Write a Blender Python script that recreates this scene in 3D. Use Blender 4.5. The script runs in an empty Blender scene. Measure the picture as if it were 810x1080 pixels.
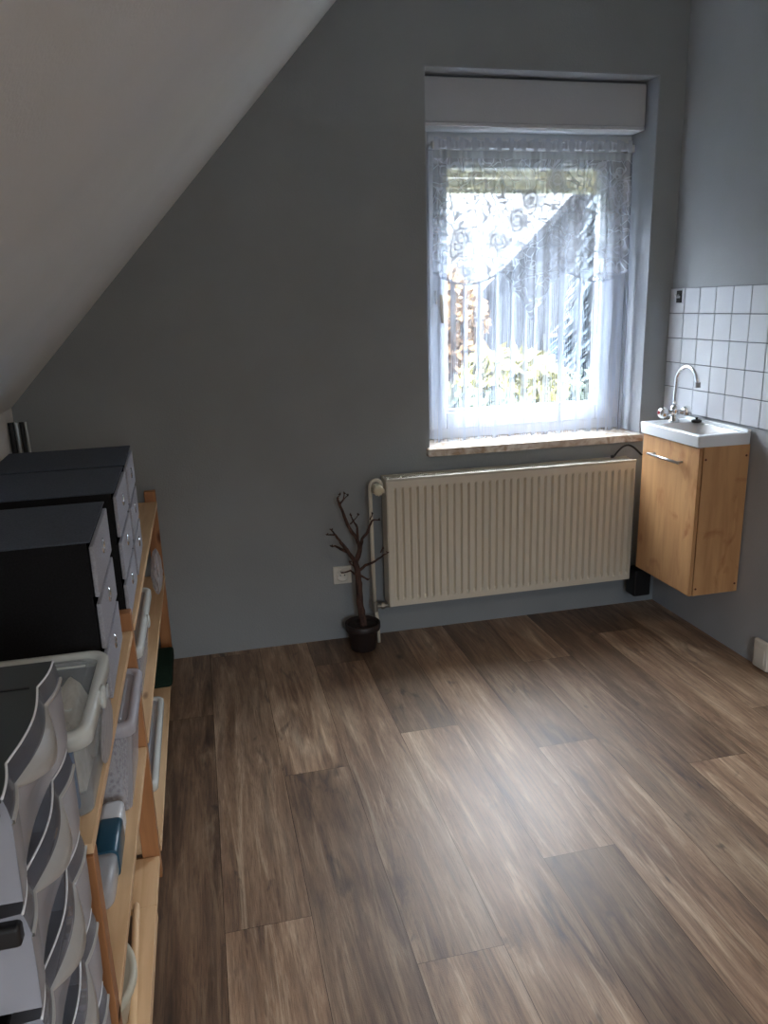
import bpy, bmesh, math, random
from mathutils import Vector, Matrix
random.seed(7)
S = bpy.context.scene
COL = S.collection
PI = math.pi

# ------------------------------------------------------------------ camera
cam_d = bpy.data.cameras.new('camera'); cam = bpy.data.objects.new('camera', cam_d); COL.objects.link(cam)
cam_d.sensor_fit = 'HORIZONTAL'; cam_d.sensor_width = 36.0; cam_d.lens = 36.2386
right = Vector((0.97193101, -0.23354847, -0.02837646)); down = Vector((-0.08752031, -0.24696638, -0.96506363)); fwd = Vector((0.2183811, 0.94045878, -0.26047452))
m = Matrix((right, -down, -fwd)).transposed().to_4x4()
cam.matrix_world = Matrix.Translation((0, 0, 1.4666)) @ m
cam_d.clip_start = 0.05; cam_d.clip_end = 300
S.camera = cam

# ------------------------------------------------------------------ sky, light, exposure
w = bpy.data.worlds.new('overcast_sky'); S.world = w; w.use_nodes = True
nt = w.node_tree; nt.nodes.clear()
tc = nt.nodes.new('ShaderNodeTexCoord'); ns = nt.nodes.new('ShaderNodeTexNoise'); rp = nt.nodes.new('ShaderNodeValToRGB')
bg = nt.nodes.new('ShaderNodeBackground'); wo = nt.nodes.new('ShaderNodeOutputWorld')
ns.inputs['Scale'].default_value = 2.0
rp.color_ramp.elements[0].position = .3; rp.color_ramp.elements[0].color = (.74, .86, 1, 1)
rp.color_ramp.elements[1].position = .7; rp.color_ramp.elements[1].color = (.95, .98, 1, 1)
nt.links.new(tc.outputs['Generated'], ns.inputs['Vector']); nt.links.new(ns.outputs['Fac'], rp.inputs['Fac'])
nt.links.new(rp.outputs['Color'], bg.inputs['Color']); nt.links.new(bg.outputs[0], wo.inputs[0])
# overcast sky: much brighter overhead than at the horizon
sz = nt.nodes.new('ShaderNodeSeparateXYZ'); nt.links.new(tc.outputs['Generated'], sz.inputs[0])
er = nt.nodes.new('ShaderNodeFloatCurve'); cu = er.mapping.curves[0]
cu.points[0].location = (0, .045); cu.points[1].location = (1, 1.0); cu.points.new(.10, .06); cu.points.new(.32, .45); cu.points.new(.6, .85)
er.mapping.update(); nt.links.new(sz.outputs['Z'], er.inputs['Value'])
mu = nt.nodes.new('ShaderNodeMath'); mu.operation = 'MULTIPLY'; mu.inputs[1].default_value = 14.0
nt.links.new(er.outputs[0], mu.inputs[0]); nt.links.new(mu.outputs[0], bg.inputs['Strength'])

def portal(name, loc, rot, sx, sy):
    l = bpy.data.lights.new(name, 'AREA'); l.shape = 'RECTANGLE'; l.size = sx; l.size_y = sy
    l.cycles.is_portal = True
    o = bpy.data.objects.new(name, l); COL.objects.link(o); o.location = loc; o.rotation_euler = rot
portal('window_portal', (1.475, 3.53, 1.55), (-PI/2, 0, 0), 1.05, 1.5)
# added ceiling lamp, unseen behind the camera (weak warm fill)
ld = bpy.data.lights.new('added_lamp_light', 'AREA'); ld.shape = 'DISK'; ld.size = .45; ld.energy = 3.0; ld.color = (1, .84, .68)
lo = bpy.data.objects.new('added_lamp_light', ld); COL.objects.link(lo); lo.location = (1.35, -.55, 2.66)

S.view_settings.view_transform = 'Standard'; S.view_settings.look = 'None'
S.view_settings.gamma = 1.0; S.view_settings.use_curve_mapping = False
S.view_settings.exposure = 2.15
S.cycles.use_denoising = True
S.cycles.max_bounces = 10; S.cycles.diffuse_bounces = 7; S.cycles.glossy_bounces = 4
S.cycles.transparent_max_bounces = 24; S.cycles.transmission_bounces = 6
S.cycles.sample_clamp_indirect = 6.0
S.cycles.caustics_reflective = False; S.cycles.caustics_refractive = False

# ------------------------------------------------------------------ helpers
def tag(o, label=None, cat=None, group=None, kind=None):
    if label: o['label'] = label
    if cat: o['category'] = cat
    if group: o['group'] = group
    if kind: o['kind'] = kind
    return o
ORG = {}
def empty(name, loc, label=None, cat=None, group=None, kind=None):
    o = bpy.data.objects.new(name, None); COL.objects.link(o); o.location = loc; o.empty_display_size = .1
    ORG[o.name] = Vector(loc)
    return tag(o, label, cat, group, kind)

class MB:
    def __init__(s): s.v = []; s.f = []; s.mi = []; s.cur = 0
    def add(s, vs, fs):
        b = len(s.v); s.v += [tuple(p) for p in vs]
        for f in fs: s.f.append([b+i for i in f]); s.mi.append(s.cur)
        return s
    def box(s, x0, x1, y0, y1, z0, z1, M=None):
        vs = [Vector(p) for p in ((x0,y0,z0),(x1,y0,z0),(x1,y1,z0),(x0,y1,z0),(x0,y0,z1),(x1,y0,z1),(x1,y1,z1),(x0,y1,z1))]
        if M: vs = [M @ p for p in vs]
        return s.add(vs, [(3,2,1,0),(4,5,6,7),(0,1,5,4),(1,2,6,5),(2,3,7,6),(3,0,4,7)])
    def tube(s, path, r, n=10, caps=True):
        P = [Vector(p) for p in path]; R = r if isinstance(r, (list, tuple)) else [r]*len(P)
        rings = []; up = None
        for i, p in enumerate(P):
            d = (P[min(i+1, len(P)-1)] - P[max(i-1, 0)]).normalized()
            if up is None:
                up = Vector((0,0,1)) if abs(d.z) < .9 else Vector((1,0,0))
            u = d.cross(up).normalized(); v = u.cross(d).normalized(); up = v
            rings.append([p + (u*math.cos(2*PI*k/n) + v*math.sin(2*PI*k/n))*R[i] for k in range(n)])
        vs = [q for ring in rings for q in ring]; fs = []
        for i in range(len(P)-1):
            for k in range(n): fs.append((i*n+k, i*n+(k+1)%n, (i+1)*n+(k+1)%n, (i+1)*n+k))
        if caps: fs += [tuple(reversed(range(n))), tuple(range((len(P)-1)*n, len(P)*n))]
        return s.add(vs, fs)
    def lathe(s, prof, c=(0,0,0), n=28, M=None, caps=True):
        c = Vector(c); vs = []
        for r, z in prof:
            for k in range(n):
                p = Vector((r*math.cos(2*PI*k/n), r*math.sin(2*PI*k/n), z))
                vs.append((M @ p if M else p) + c)
        fs = []
        for i in range(len(prof)-1):
            for k in range(n): fs.append((i*n+k, i*n+(k+1)%n, (i+1)*n+(k+1)%n, (i+1)*n+k))
        if caps: fs += [tuple(reversed(range(n))), tuple(range((len(prof)-1)*n, len(prof)*n))]
        return s.add(vs, fs)
    def prism(s, poly, axis, a, b):
        """poly: 2-D points; axis 'x','y','z' is the extrusion direction"""
        def P(u, v, t): return {'x': (t, u, v), 'y': (u, t, v), 'z': (u, v, t)}[axis]
        n = len(poly); vs = [P(u, v, a) for u, v in poly] + [P(u, v, b) for u, v in poly]
        return s.add(vs, [tuple(range(n))[::-1], tuple(range(n, 2*n))] + [(i, (i+1)%n, (i+1)%n+n, i+n) for i in range(n)])
    def grid(s, rows):
        nr, nc = len(rows), len(rows[0]); vs = [p for r in rows for p in r]
        return s.add(vs, [(i*nc+j, i*nc+j+1, (i+1)*nc+j+1, (i+1)*nc+j) for i in range(nr-1) for j in range(nc-1)])
    def build(s, name, mat, parent=None, loc=None, bevel=0, smooth=False, label=None, cat=None, group=None, kind=None, solid=0, seg=2, fixn=True):
        base = Vector((0,0,0))
        if parent is not None: base = ORG[parent.name]
        elif loc is not None: base = Vector(loc)
        me = bpy.data.meshes.new(name)
        me.from_pydata([tuple(Vector(p) - base) for p in s.v], [], s.f)
        mats = mat if isinstance(mat, (list, tuple)) else [mat]
        for q in mats: me.materials.append(q)
        for p, i in zip(me.polygons, s.mi): p.material_index = min(i, len(mats)-1); p.use_smooth = smooth
        if fixn:
            bm = bmesh.new(); bm.from_mesh(me); bmesh.ops.recalc_face_normals(bm, faces=bm.faces); bm.to_mesh(me); bm.free()
        me.update()
        o = bpy.data.objects.new(name, me); COL.objects.link(o)
        if parent is not None: o.parent = parent
        else: o.location = base
        ORG[o.name] = base
        if solid:
            md = o.modifiers.new('solid', 'SOLIDIFY'); md.thickness = solid
        if bevel:
            md = o.modifiers.new('bevel', 'BEVEL'); md.width = bevel; md.segments = seg; md.limit_method = 'ANGLE'; md.angle_limit = .6
            if not smooth:
                for p in me.polygons: p.use_smooth = True
                wn = o.modifiers.new('wn', 'WEIGHTED_NORMAL'); wn.keep_sharp = True
        return tag(o, label, cat, group, kind)

def children(o): return [c for c in list(COL.objects) if c.parent == o]
def copy_tree(o, parent=None):
    c = o.copy(); COL.objects.link(c)
    if parent is not None: c.parent = parent
    ORG[c.name] = ORG[o.name]
    for ch in children(o): copy_tree(ch, c)
    return c

# ------------------------------------------------------------------ materials
def srgb(r, g, b):
    f = lambda c: (c/255/12.92) if c/255 <= .04045 else ((c/255+.055)/1.055)**2.4
    return (f(r), f(g), f(b), 1)
def mat(name, color=(.5,.5,.5,1), rough=.6, metal=0, spec=.5, **kw):
    m = bpy.data.materials.new(name); m.use_nodes = True
    b = m.node_tree.nodes['Principled BSDF']
    b.inputs['Base Color'].default_value = color; b.inputs['Roughness'].default_value = rough
    b.inputs['Metallic'].default_value = metal; b.inputs['Specular IOR Level'].default_value = spec
    for k, v in kw.items(): b.inputs[k].default_value = v
    m['b'] = 1
    return m
def N(m, t, **ins):
    n = m.node_tree.nodes.new(t)
    for k, v in ins.items():
        n.inputs[k.replace('_', ' ')].default_value = v
    return n
def L(m, a, b): m.node_tree.links.new(a, b)
def bsdf(m): return m.node_tree.nodes['Principled BSDF']
def coords(m, scale=(1,1,1), offset=None, rot=(0,0,0)):
    t = m.node_tree.nodes.new('ShaderNodeTexCoord'); mp = m.node_tree.nodes.new('ShaderNodeMapping')
    mp.inputs['Scale'].default_value = scale; mp.inputs['Rotation'].default_value = rot
    L(m, t.outputs['Object'], mp.inputs['Vector']); return mp.outputs[0]
def ramp(m, fac, stops):
    r = m.node_tree.nodes.new('ShaderNodeValToRGB'); e = r.color_ramp.elements
    while len(e) < len(stops): e.new(.5)
    for i, (p, c) in enumerate(stops): e[i].position = p; e[i].color = c
    L(m, fac, r.inputs['Fac']); return r.outputs['Color']
def bump(m, h, strength, dist=.01):
    b = N(m, 'ShaderNodeBump', Strength=strength, Distance=dist); L(m, h, b.inputs['Height']); L(m, b.outputs[0], bsdf(m).inputs['Normal'])
def mix(m, a, b, fac, mode='MIX'):
    n = m.node_tree.nodes.new('ShaderNodeMix'); n.data_type = 'RGBA'; n.blend_type = mode
    for s, v in ((6, a), (7, b), (0, fac)):
        if hasattr(v, 'links'): L(m, v, n.inputs[s])
        else: n.inputs[s].default_value = v
    return n.outputs[2]

def paint(name, c, var=.08, bs=.25, rough=.85):
    m = mat(name, c, rough, spec=.3)
    n1 = N(m, 'ShaderNodeTexNoise', Scale=3.0, Detail=4.0); L(m, coords(m), n1.inputs['Vector'])
    d = tuple(x*(1-var) for x in c[:3])+(1,); l = tuple(min(1, x*(1+var)) for x in c[:3])+(1,)
    L(m, ramp(m, n1.outputs['Fac'], [(.3, d), (.7, l)]), bsdf(m).inputs['Base Color'])
    n2 = N(m, 'ShaderNodeTexNoise', Scale=160.0, Detail=3.0); L(m, coords(m), n2.inputs['Vector'])
    bump(m, n2.outputs['Fac'], bs, .004)
    return m
M_wall = paint('grey_wall_paint', srgb(150, 154, 155), .05)
M_ceil = paint('white_ceiling_paint', srgb(228, 229, 228), .03)
M_reveal = paint('light_reveal_paint', srgb(158, 162, 168), .03)
M_shutbox = paint('white_box_paint', srgb(196, 199, 203), .03)
M_white = mat('white_lacquer', srgb(208, 210, 214), .35)
M_cream = mat('cream_enamel', srgb(222, 214, 196), .4)
M_cream_d = mat('cream_grille', srgb(196, 190, 174), .5)
M_chrome = mat('chrome', (.8,.81,.83,1), .12, 1)
M_steel = mat('brushed_steel', (.6,.61,.62,1), .3, 1)
M_ceramic = mat('white_ceramic', srgb(228, 232, 236), .12)
M_black = mat('black_plastic', srgb(22, 22, 24), .45)
M_blackmatte = mat('black_matte', srgb(24, 24, 26), .9)
M_darkred = mat('reddish_varnish', srgb(96, 44, 20), .5)
M_socket = mat('socket_plastic', srgb(225, 220, 208), .4)
M_soil = mat('dark_soil', srgb(40, 32, 28), .95)
M_grout = mat('grey_grout', srgb(112, 116, 122), .9)
M_tile = mat('white_tile_glaze', srgb(206, 210, 216), .18)
n_ = N(M_tile, 'ShaderNodeTexNoise', Scale=18.0, Detail=2.0); L(M_tile, coords(M_tile), n_.inputs['Vector']); bump(M_tile, n_.outputs['Fac'], .12, .004)

def wood(name, dark, light, sc=(1,1,1), grain=40, rough=.5, knot=None):
    """grain runs along the axis whose sc is small"""
    m = mat(name, light, rough)
    c = coords(m, sc)
    n1 = N(m, 'ShaderNodeTexNoise', Scale=3.0, Detail=3.0, Distortion=.6); L(m, c, n1.inputs['Vector'])
    n2 = N(m, 'ShaderNodeTexNoise', Scale=float(grain), Detail=5.0, Distortion=.4); L(m, c, n2.inputs['Vector'])
    a = ramp(m, n2.outputs['Fac'], [(.32, dark), (.62, light)])
    mid = tuple((x+y)/2 for x, y in zip(dark, light))
    b = ramp(m, n1.outputs['Fac'], [(.3, mid), (.65, light)])
    col = mix(m, a, b, .55)
    if knot:
        v = N(m, 'ShaderNodeTexVoronoi', Scale=knot[0]); L(m, coords(m, knot[1]), v.inputs['Vector'])
        k = ramp(m, v.outputs['Distance'], [(.05, (1,1,1,1)), (.11, (0,0,0,1))])
        col = mix(m, col, knot[2], k)
    L(m, col, bsdf(m).inputs['Base Color'])
    bump(m, n2.outputs['Fac'], .12, .002)
    return m
M_pine = wood('pine_along_y', srgb(196, 150, 104), srgb(232, 196, 152), (6, .5, 6), 7, .5, (3.2, (3, 1, 3), srgb(120, 70, 36)))
M_pinez = wood('shaded_pine_along_z', srgb(132, 84, 50), srgb(180, 126, 82), (6, 6, .5), 7, .5, (3.0, (3, 3, 1), srgb(104, 58, 30)))  # frame wood darkened below the board pine to carry shade
M_beech = wood('alder_veneer', srgb(168, 120, 76), srgb(204, 158, 110), (4, 4, .45), 9, .45)
# darker cloudy figures in the veneer
_c = coords(M_beech, (3, 3, 1.6)); _n = N(M_beech, 'ShaderNodeTexNoise', Scale=3.2, Detail=4.0, Distortion=1.2); L(M_beech, _c, _n.inputs['Vector'])
_old = bsdf(M_beech).inputs['Base Color'].links[0].from_socket
L(M_beech, mix(M_beech, _old, srgb(158, 98, 54), ramp(M_beech, _n.outputs['Fac'], [(.56, (0,0,0,1)), (.72, (.75,.75,.75,1))])), bsdf(M_beech).inputs['Base Color'])

def fabric(name, c, c2, rough=.9, s=260):
    m = mat(name, c, rough, spec=.2)
    n = N(m, 'ShaderNodeTexNoise', Scale=float(s), Detail=2.0); L(m, coords(m), n.inputs['Vector'])
    L(m, ramp(m, n.outputs['Fac'], [(.3, c), (.7, c2)]), bsdf(m).inputs['Base Color']); bump(m, n.outputs['Fac'], .3, .003)
    return m
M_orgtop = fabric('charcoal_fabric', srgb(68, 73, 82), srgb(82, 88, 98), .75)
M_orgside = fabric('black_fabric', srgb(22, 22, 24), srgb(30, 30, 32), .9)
M_orgfront = fabric('window_lit_fabric', srgb(156, 157, 164), srgb(178, 179, 188), .85)  # drawer fronts: window light worked into a lighter grey than the top
M_cloth = fabric('cream_cloth', srgb(216, 208, 190), srgb(238, 232, 218), .9, 80)
M_pot = mat('dark_pot_plastic', srgb(44, 34, 32), .5)
M_bark = mat('bark', srgb(90, 62, 52), .85)
_n = N(M_bark, 'ShaderNodeTexNoise', Scale=60.0, Detail=5.0); L(M_bark, coords(M_bark, (1,1,.3)), _n.inputs['Vector'])
L(M_bark, ramp(M_bark, _n.outputs['Fac'], [(.35, srgb(44, 28, 24)), (.65, srgb(92, 66, 56))]), bsdf(M_bark).inputs['Base Color']); bump(M_bark, _n.outputs['Fac'], .6, .006)

def clear(name, tint, opacity, rough=.15, gloss=.25, speck=None):
    """thin plastic: partly see-through, partly milky, with a gloss"""
    m = bpy.data.materials.new(name); m.use_nodes = True; t = m.node_tree; t.nodes.clear()
    o = t.nodes.new('ShaderNodeOutputMaterial'); tr = t.nodes.new('ShaderNodeBsdfTransparent'); df = t.nodes.new('ShaderNodeBsdfPrincipled')
    mx = t.nodes.new('ShaderNodeMixShader'); fr = t.nodes.new('ShaderNodeLayerWeight'); mp = t.nodes.new('ShaderNodeMapRange')
    df.inputs['Base Color'].default_value = tint; df.inputs['Roughness'].default_value = rough
    fr.inputs['Blend'].default_value = .35
    mp.inputs['To Min'].default_value = opacity; mp.inputs['To Max'].default_value = min(1, opacity+gloss+.15)
    t.links.new(fr.outputs['Facing'], mp.inputs['Value']); t.links.new(mp.outputs[0], mx.inputs[0])
    t.links.new(tr.outputs[0], mx.inputs[1]); t.links.new(df.outputs[0], mx.inputs[2]); t.links.new(mx.outputs[0], o.inputs[0])
    tr.inputs['Color'].default_value = (.95,.96,.97,1)
    return m
M_tote = clear('clear_box_plastic', srgb(196, 204, 210), .16)
M_toterim = clear('milky_rim_plastic', srgb(226, 230, 226), .72, .25)
M_drawer = clear('smoky_drawer_plastic', srgb(186, 188, 198), .58, .2)
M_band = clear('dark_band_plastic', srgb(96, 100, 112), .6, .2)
M_ridge = clear('milky_ridge_plastic', srgb(190, 188, 184), .75, .3)
M_lip = mat('bright_plastic_edge', srgb(235, 237, 242), .25)
M_lid = mat('smoked_grey_lid', srgb(46, 54, 56), .3)
M_box2 = clear('lavender_clear_plastic', srgb(200, 200, 206), .27, .2)
M_bag = clear('thin_bag_plastic', srgb(206, 204, 208), .3, .3)
M_blue = mat('teal_blue_plastic', srgb(28, 74, 96), .3)
M_bluepaper = mat('blue_paper', srgb(64, 110, 160), .7)
M_pink = mat('pale_terracotta', srgb(196, 160, 146), .8)
M_green = fabric('dark_green_cloth', srgb(22, 38, 30), srgb(34, 54, 42), .8)
M_stripe = mat('aluminium', (.55,.57,.56,1), .35, 1)
M_glass = clear('window_glass', srgb(230, 240, 240), .015, .02, -.12)
M_stuffing = mat('patterned_contents', srgb(120, 106, 100), .8)
_n = N(M_stuffing, 'ShaderNodeTexVoronoi', Scale=90.0); L(M_stuffing, coords(M_stuffing), _n.inputs['Vector'])
L(M_stuffing, ramp(M_stuffing, _n.outputs['Distance'], [(.1, srgb(60, 46, 44)), (.6, srgb(196, 186, 184))]), bsdf(M_stuffing).inputs['Base Color'])
M_marble = mat('beige_stone', srgb(212, 200, 186), .25)
_n = N(M_marble, 'ShaderNodeTexNoise', Scale=14.0, Detail=6.0, Distortion=1.5); L(M_marble, coords(M_marble), _n.inputs['Vector'])
L(M_marble, ramp(M_marble, _n.outputs['Fac'], [(.35, srgb(170, 146, 124)), (.6, srgb(216, 206, 194))]), bsdf(M_marble).inputs['Base Color'])

# floor: vinyl planks; every plank face carries its own random values
M_floor = mat('vinyl_planks', srgb(120, 96, 76), .43, spec=.65)
def floor_nodes(m):
    at = m.node_tree.nodes.new('ShaderNodeAttribute'); at.attribute_name = 'plank'
    tcn = m.node_tree.nodes.new('ShaderNodeTexCoord')
    sp = m.node_tree.nodes.new('ShaderNodeVectorMath'); sp.operation = 'SCALE'; sp.inputs['Scale'].default_value = 11.0
    L(m, at.outputs['Color'], sp.inputs[0])
    ad = m.node_tree.nodes.new('ShaderNodeVectorMath'); ad.operation = 'ADD'; L(m, tcn.outputs['Object'], ad.inputs[0]); L(m, sp.outputs[0], ad.inputs[1])
    def mapped(sc):
        mp = m.node_tree.nodes.new('ShaderNodeMapping'); mp.inputs['Scale'].default_value = sc; L(m, ad.outputs[0], mp.inputs['Vector']); return mp.outputs[0]
    big = N(m, 'ShaderNodeTexNoise', Scale=3.2, Detail=3.0, Roughness=.55, Distortion=.9); L(m, mapped((2.4, .36, 1)), big.inputs['Vector'])
    med = N(m, 'ShaderNodeTexNoise', Scale=11.0, Detail=6.0, Roughness=.62, Distortion=1.1); L(m, mapped((2.5, .22, 1)), med.inputs['Vector'])
    fine = N(m, 'ShaderNodeTexNoise', Scale=60.0, Detail=5.0, Roughness=.7, Distortion=.5); L(m, mapped((3.0, .07, 1)), fine.inputs['Vector'])
    c1 = ramp(m, med.outputs['Fac'], [(.32, srgb(74, 57, 46)), (.44, srgb(132, 102, 78)), (.55, srgb(170, 138, 108)), (.68, srgb(220, 194, 162))])
    c2 = ramp(m, big.outputs['Fac'], [(.32, srgb(88, 68, 55)), (.46, srgb(140, 110, 86)), (.58, srgb(172, 144, 118)), (.70, srgb(204, 180, 152))])
    col = mix(m, c1, c2, .5)
    f = ramp(m, fine.outputs['Fac'], [(.32, (.45,.44,.43,1)), (.50, (1,1,1,1))])
    col = mix(m, col, f, .6, 'MULTIPLY')
    pore = N(m, 'ShaderNodeTexNoise', Scale=170.0, Detail=3.0, Roughness=.7); L(m, mapped((2.2, .10, 1)), pore.inputs['Vector'])
    col = mix(m, col, ramp(m, pore.outputs['Fac'], [(.36, (.45,.43,.42,1)), (.50, (1.04,1.04,1.04,1))]), .5, 'MULTIPLY')
    kn = N(m, 'ShaderNodeTexVoronoi', Scale=2.3); L(m, mapped((1.6, .9, 1)), kn.inputs['Vector'])
    col = mix(m, col, srgb(52, 40, 34), ramp(m, kn.outputs['Distance'], [(.015, (.85,.85,.85,1)), (.075, (0,0,0,1))]))
    # warm streaks and smoky knots
    wv = N(m, 'ShaderNodeTexNoise', Scale=5.0, Detail=4.0, Distortion=2.0); L(m, mapped((2.0, .6, 2)), wv.inputs['Vector'])
    k = ramp(m, wv.outputs['Fac'], [(.63, (0,0,0,1)), (.76, (.8,.8,.8,1))])
    col = mix(m, col, srgb(62, 52, 50), k)
    # plank to plank tone
    sx = m.node_tree.nodes.new('ShaderNodeSeparateColor'); L(m, at.outputs['Color'], sx.inputs[0])
    tone = ramp(m, sx.outputs[2], [(0, (.44,.41,.39,1)), (1, (1.12,1.12,1.13,1))])
    col = mix(m, col, tone, 1.0, 'MULTIPLY')
    L(m, col, bsdf(m).inputs['Base Color'])
    gr = N(m, 'ShaderNodeTexNoise', Scale=420.0, Detail=2.0); L(m, tcn.outputs['Object'], gr.inputs['Vector'])
    ma = m.node_tree.nodes.new('ShaderNodeMath'); ma.operation = 'MULTIPLY_ADD'; ma.inputs[1].default_value = .6; L(m, fine.outputs['Fac'], ma.inputs[0]); L(m, gr.outputs['Fac'], ma.inputs[2])
    bump(m, ma.outputs[0], .35, .0012)
floor_nodes(M_floor)
M_seam = mat('dark_seam', srgb(46, 36, 30), .8)

# ------------------------------------------------------------------ room
XR, YB, XL, YF, ZC = 2.11, 3.217, -0.706, -1.9, 2.75
NX0, NX1, NZ0, NZ1 = .957, 1.988, .812, 2.356          # window niche
XS = .797                                               # where the slope meets the flat ceiling
# floor with planks
def make_floor():
    V = []; F = []; at = []; mi = []
    pw = .213; x = -.055 - 4*pw; k = -4
    joints = {-1: 2.68, 0: 1.604, 1: 2.215, 2: 2.97, 3: 2.36, 4: 1.64, 5: 2.143, 6: 2.75, 7: 1.925, 8: 2.925, 9: 2.165}
    tones = {(-1,1): .4, (-1,0): .15, (0,1): .5, (0,0): .8, (1,1): .85, (1,0): .3, (2,1): .1, (2,0): .6, (2,-1): .95, (3,1): .1, (3,0): .85,
             (4,1): .75, (4,0): .12, (5,1): .25, (5,0): .8, (6,1): .7, (6,0): .45, (7,1): .2, (7,0): .85, (8,1): .05, (8,0): .7, (9,1): .7, (9,0): .2}
    rnd = random.Random(12); g = .0012
    while x < XR:
        j = joints.get(k, 1.2 + rnd.random()*1.5)
        ys = [YF]; q = j - 1.575*4
        cuts = [j + 1.575*n for n in range(-4, 4) if YF < j + 1.575*n < YB]
        ys = [YF] + cuts + [YB]
        for i in range(len(ys)-1):
            n = round(((ys[i] if i else ys[1] - 1.575) - j)/1.575) + 1
            r = (rnd.random(), rnd.random(), tones.get((k, n), rnd.random()))
            x0, x1 = max(x, XL) + g*.5, min(x+pw, XR) - g*.5; y0, y1 = ys[i] + g*.4, ys[i+1] - g*.4
            if x1 <= x0: continue
            b = len(V); V += [(x0,y0,0),(x1,y0,0),(x1,y1,0),(x0,y1,0)]; F.append((b,b+1,b+2,b+3)); at.append(r); mi.append(0)
        x += pw; k += 1
    b = len(V); V += [(XL-.1,YF-.1,-.0008),(XR+.1,YF-.1,-.0008),(XR+.1,YB+.1,-.0008),(XL-.1,YB+.1,-.0008)]; F.append((b,b+1,b+2,b+3)); at.append((0,0,0)); mi.append(1)
    b = len(V); V += [(p[0],p[1],-.12) for p in V[b-4:b]]; F.append((b+3,b+2,b+1,b)); at.append((0,0,0)); mi.append(1)
    for i in range(4): F.append((b-4+i, b+i, b+(i+1)%4, b-4+(i+1)%4)); at.append((0,0,0)); mi.append(1)
    me = bpy.data.meshes.new('floor'); me.from_pydata(V, [], F); me.materials.append(M_floor); me.materials.append(M_seam)
    ca = me.color_attributes.new('plank', 'FLOAT_COLOR', 'CORNER')
    for p, r, q in zip(me.polygons, at, mi):
        p.material_index = q
        for li in p.loop_indices: ca.data[li].color = (*r, 1)
    o = bpy.data.objects.new('floor', me); COL.objects.link(o); o['kind'] = 'structure'
make_floor()

T = .32
mb = MB()
mb.box(XL-.2, NX0, YB, YB+T, -.1, ZC+.1); mb.box(NX1, XR+.15, YB, YB+T, -.1, ZC+.1)
mb.box(NX0, NX1, YB, YB+T, -.1, NZ0); mb.box(NX0, NX1, YB, YB+T, NZ1, ZC+.1)
mb.build('wall_back', M_wall, kind='structure')
# lighter painted lining of the window niche (jambs and head)
mb = MB(); t = .004
mb.box(NX1-t, NX1, YB+.001, YB+T-.1, NZ0, NZ1); mb.box(NX0, NX0+t, YB+.001, YB+T-.1, NZ0, NZ1); mb.box(NX0+t, NX1-t, YB+.001, YB+T-.1, NZ1-t, NZ1)
mb.build('trim_1', M_reveal, kind='structure')
MB().box(XR, XR+.15, YF, YB, -.1, ZC+.1).build('wall_right', paint('window_glow_wall_paint', srgb(168, 172, 176), .05), kind='structure')  # paler than the other grey walls: window glow put into the paint colour
MB().box(XL-.2, XL, YF, YB, -.1, 1.12).build('wall_left', M_ceil, kind='structure')
MB().prism([(XL, 1.12), (XS, ZC), (XS, ZC+.25), (XL-.2, 1.30), (XL-.2, 1.12)], 'y', YF, YB).build('ceiling', M_ceil, kind='structure')
MB().box(XS, XR, YF, YB, ZC, ZC+.2).build('ceiling_flat', M_ceil, kind='structure')
# rear wall with an added window, unseen behind the camera, to light the room
RX0, RX1, RZ0, RZ1 = -.02, .78, .8, 2.1
mb = MB(); mb.box(XL-.2, RX0, YF-.25, YF, -.1, ZC+.2); mb.box(RX1, XR+.15, YF-.25, YF, -.1, ZC+.2); mb.box(RX0, RX1, YF-.25, YF, -.1, RZ0); mb.box(RX0, RX1, YF-.25, YF, RZ1, ZC+.2)
mb.build('wall_front', M_wall, kind='structure')
portal('added_window_portal', ((RX0+RX1)/2, YF-.26, (RZ0+RZ1)/2), (PI/2, 0, 0), RX1-RX0, RZ1-RZ0)
w2 = empty('added_window', ((RX0+RX1)/2, YF-.15, RZ0), kind='structure')
def frame_mb(x0, x1, y0, y1, z0, z1, t):
    q = MB(); q.box(x0, x0+t, y0, y1, z0, z1); q.box(x1-t, x1, y0, y1, z0, z1); q.box(x0+t, x1-t, y0, y1, z0, z0+t); q.box(x0+t, x1-t, y0, y1, z1-t, z1); return q
frame_mb(RX0, RX1, YF-.18, YF-.12, RZ0, RZ1, .07).build('window_frame', M_white, w2)
MB().box(RX0+.07, RX1-.07, YF-.152, YF-.148, RZ0+.07, RZ1-.07).build('window_pane', M_glass, w2)

# ------------------------------------------------------------------ window
win = empty('window_1', (1.475, 3.42, .85), kind='structure')
FY = 3.40
q = frame_mb(NX0+.004, NX1-.004, FY+.012, FY+.08, .848, 2.172, .066); q.build('window_frame', M_white, win, bevel=.004)
q = frame_mb(1.022, 1.928, FY-.006, FY+.06, .895, 2.109, .076); sash = q.build('sash', M_white, win, bevel=.006)
frame_mb(1.098, 1.852, FY+.006, FY+.05, .971, 2.029, .012).build('glazing_bead', M_white, win, bevel=.003)
MB().box(1.10, 1.85, FY+.024, FY+.028, .975, 2.025).build('window_pane', M_glass, win)
q = MB(); q.box(1.047, 1.073, FY-.02, FY-.006, 1.455, 1.515); q.tube([(1.06, FY-.02, 1.485), (1.06, FY-.05, 1.485)], .008)
q.tube([(1.06, FY-.05, 1.495), (1.064, FY-.052, 1.44), (1.071, FY-.05, 1.375)], [.011, .010, .008], 10)
q.build('window_handle', mat('handle_cream', srgb(214, 206, 190), .35), win, bevel=.002)
q = MB(); q.tube([(1.957, FY-.004, 2.07), (1.957, FY-.004, 2.125)], .011); q.box(1.945, 1.985, FY-.012, FY+.012, 2.085, 2.11)
q.build('hinge', M_steel, win, bevel=.001)
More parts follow.
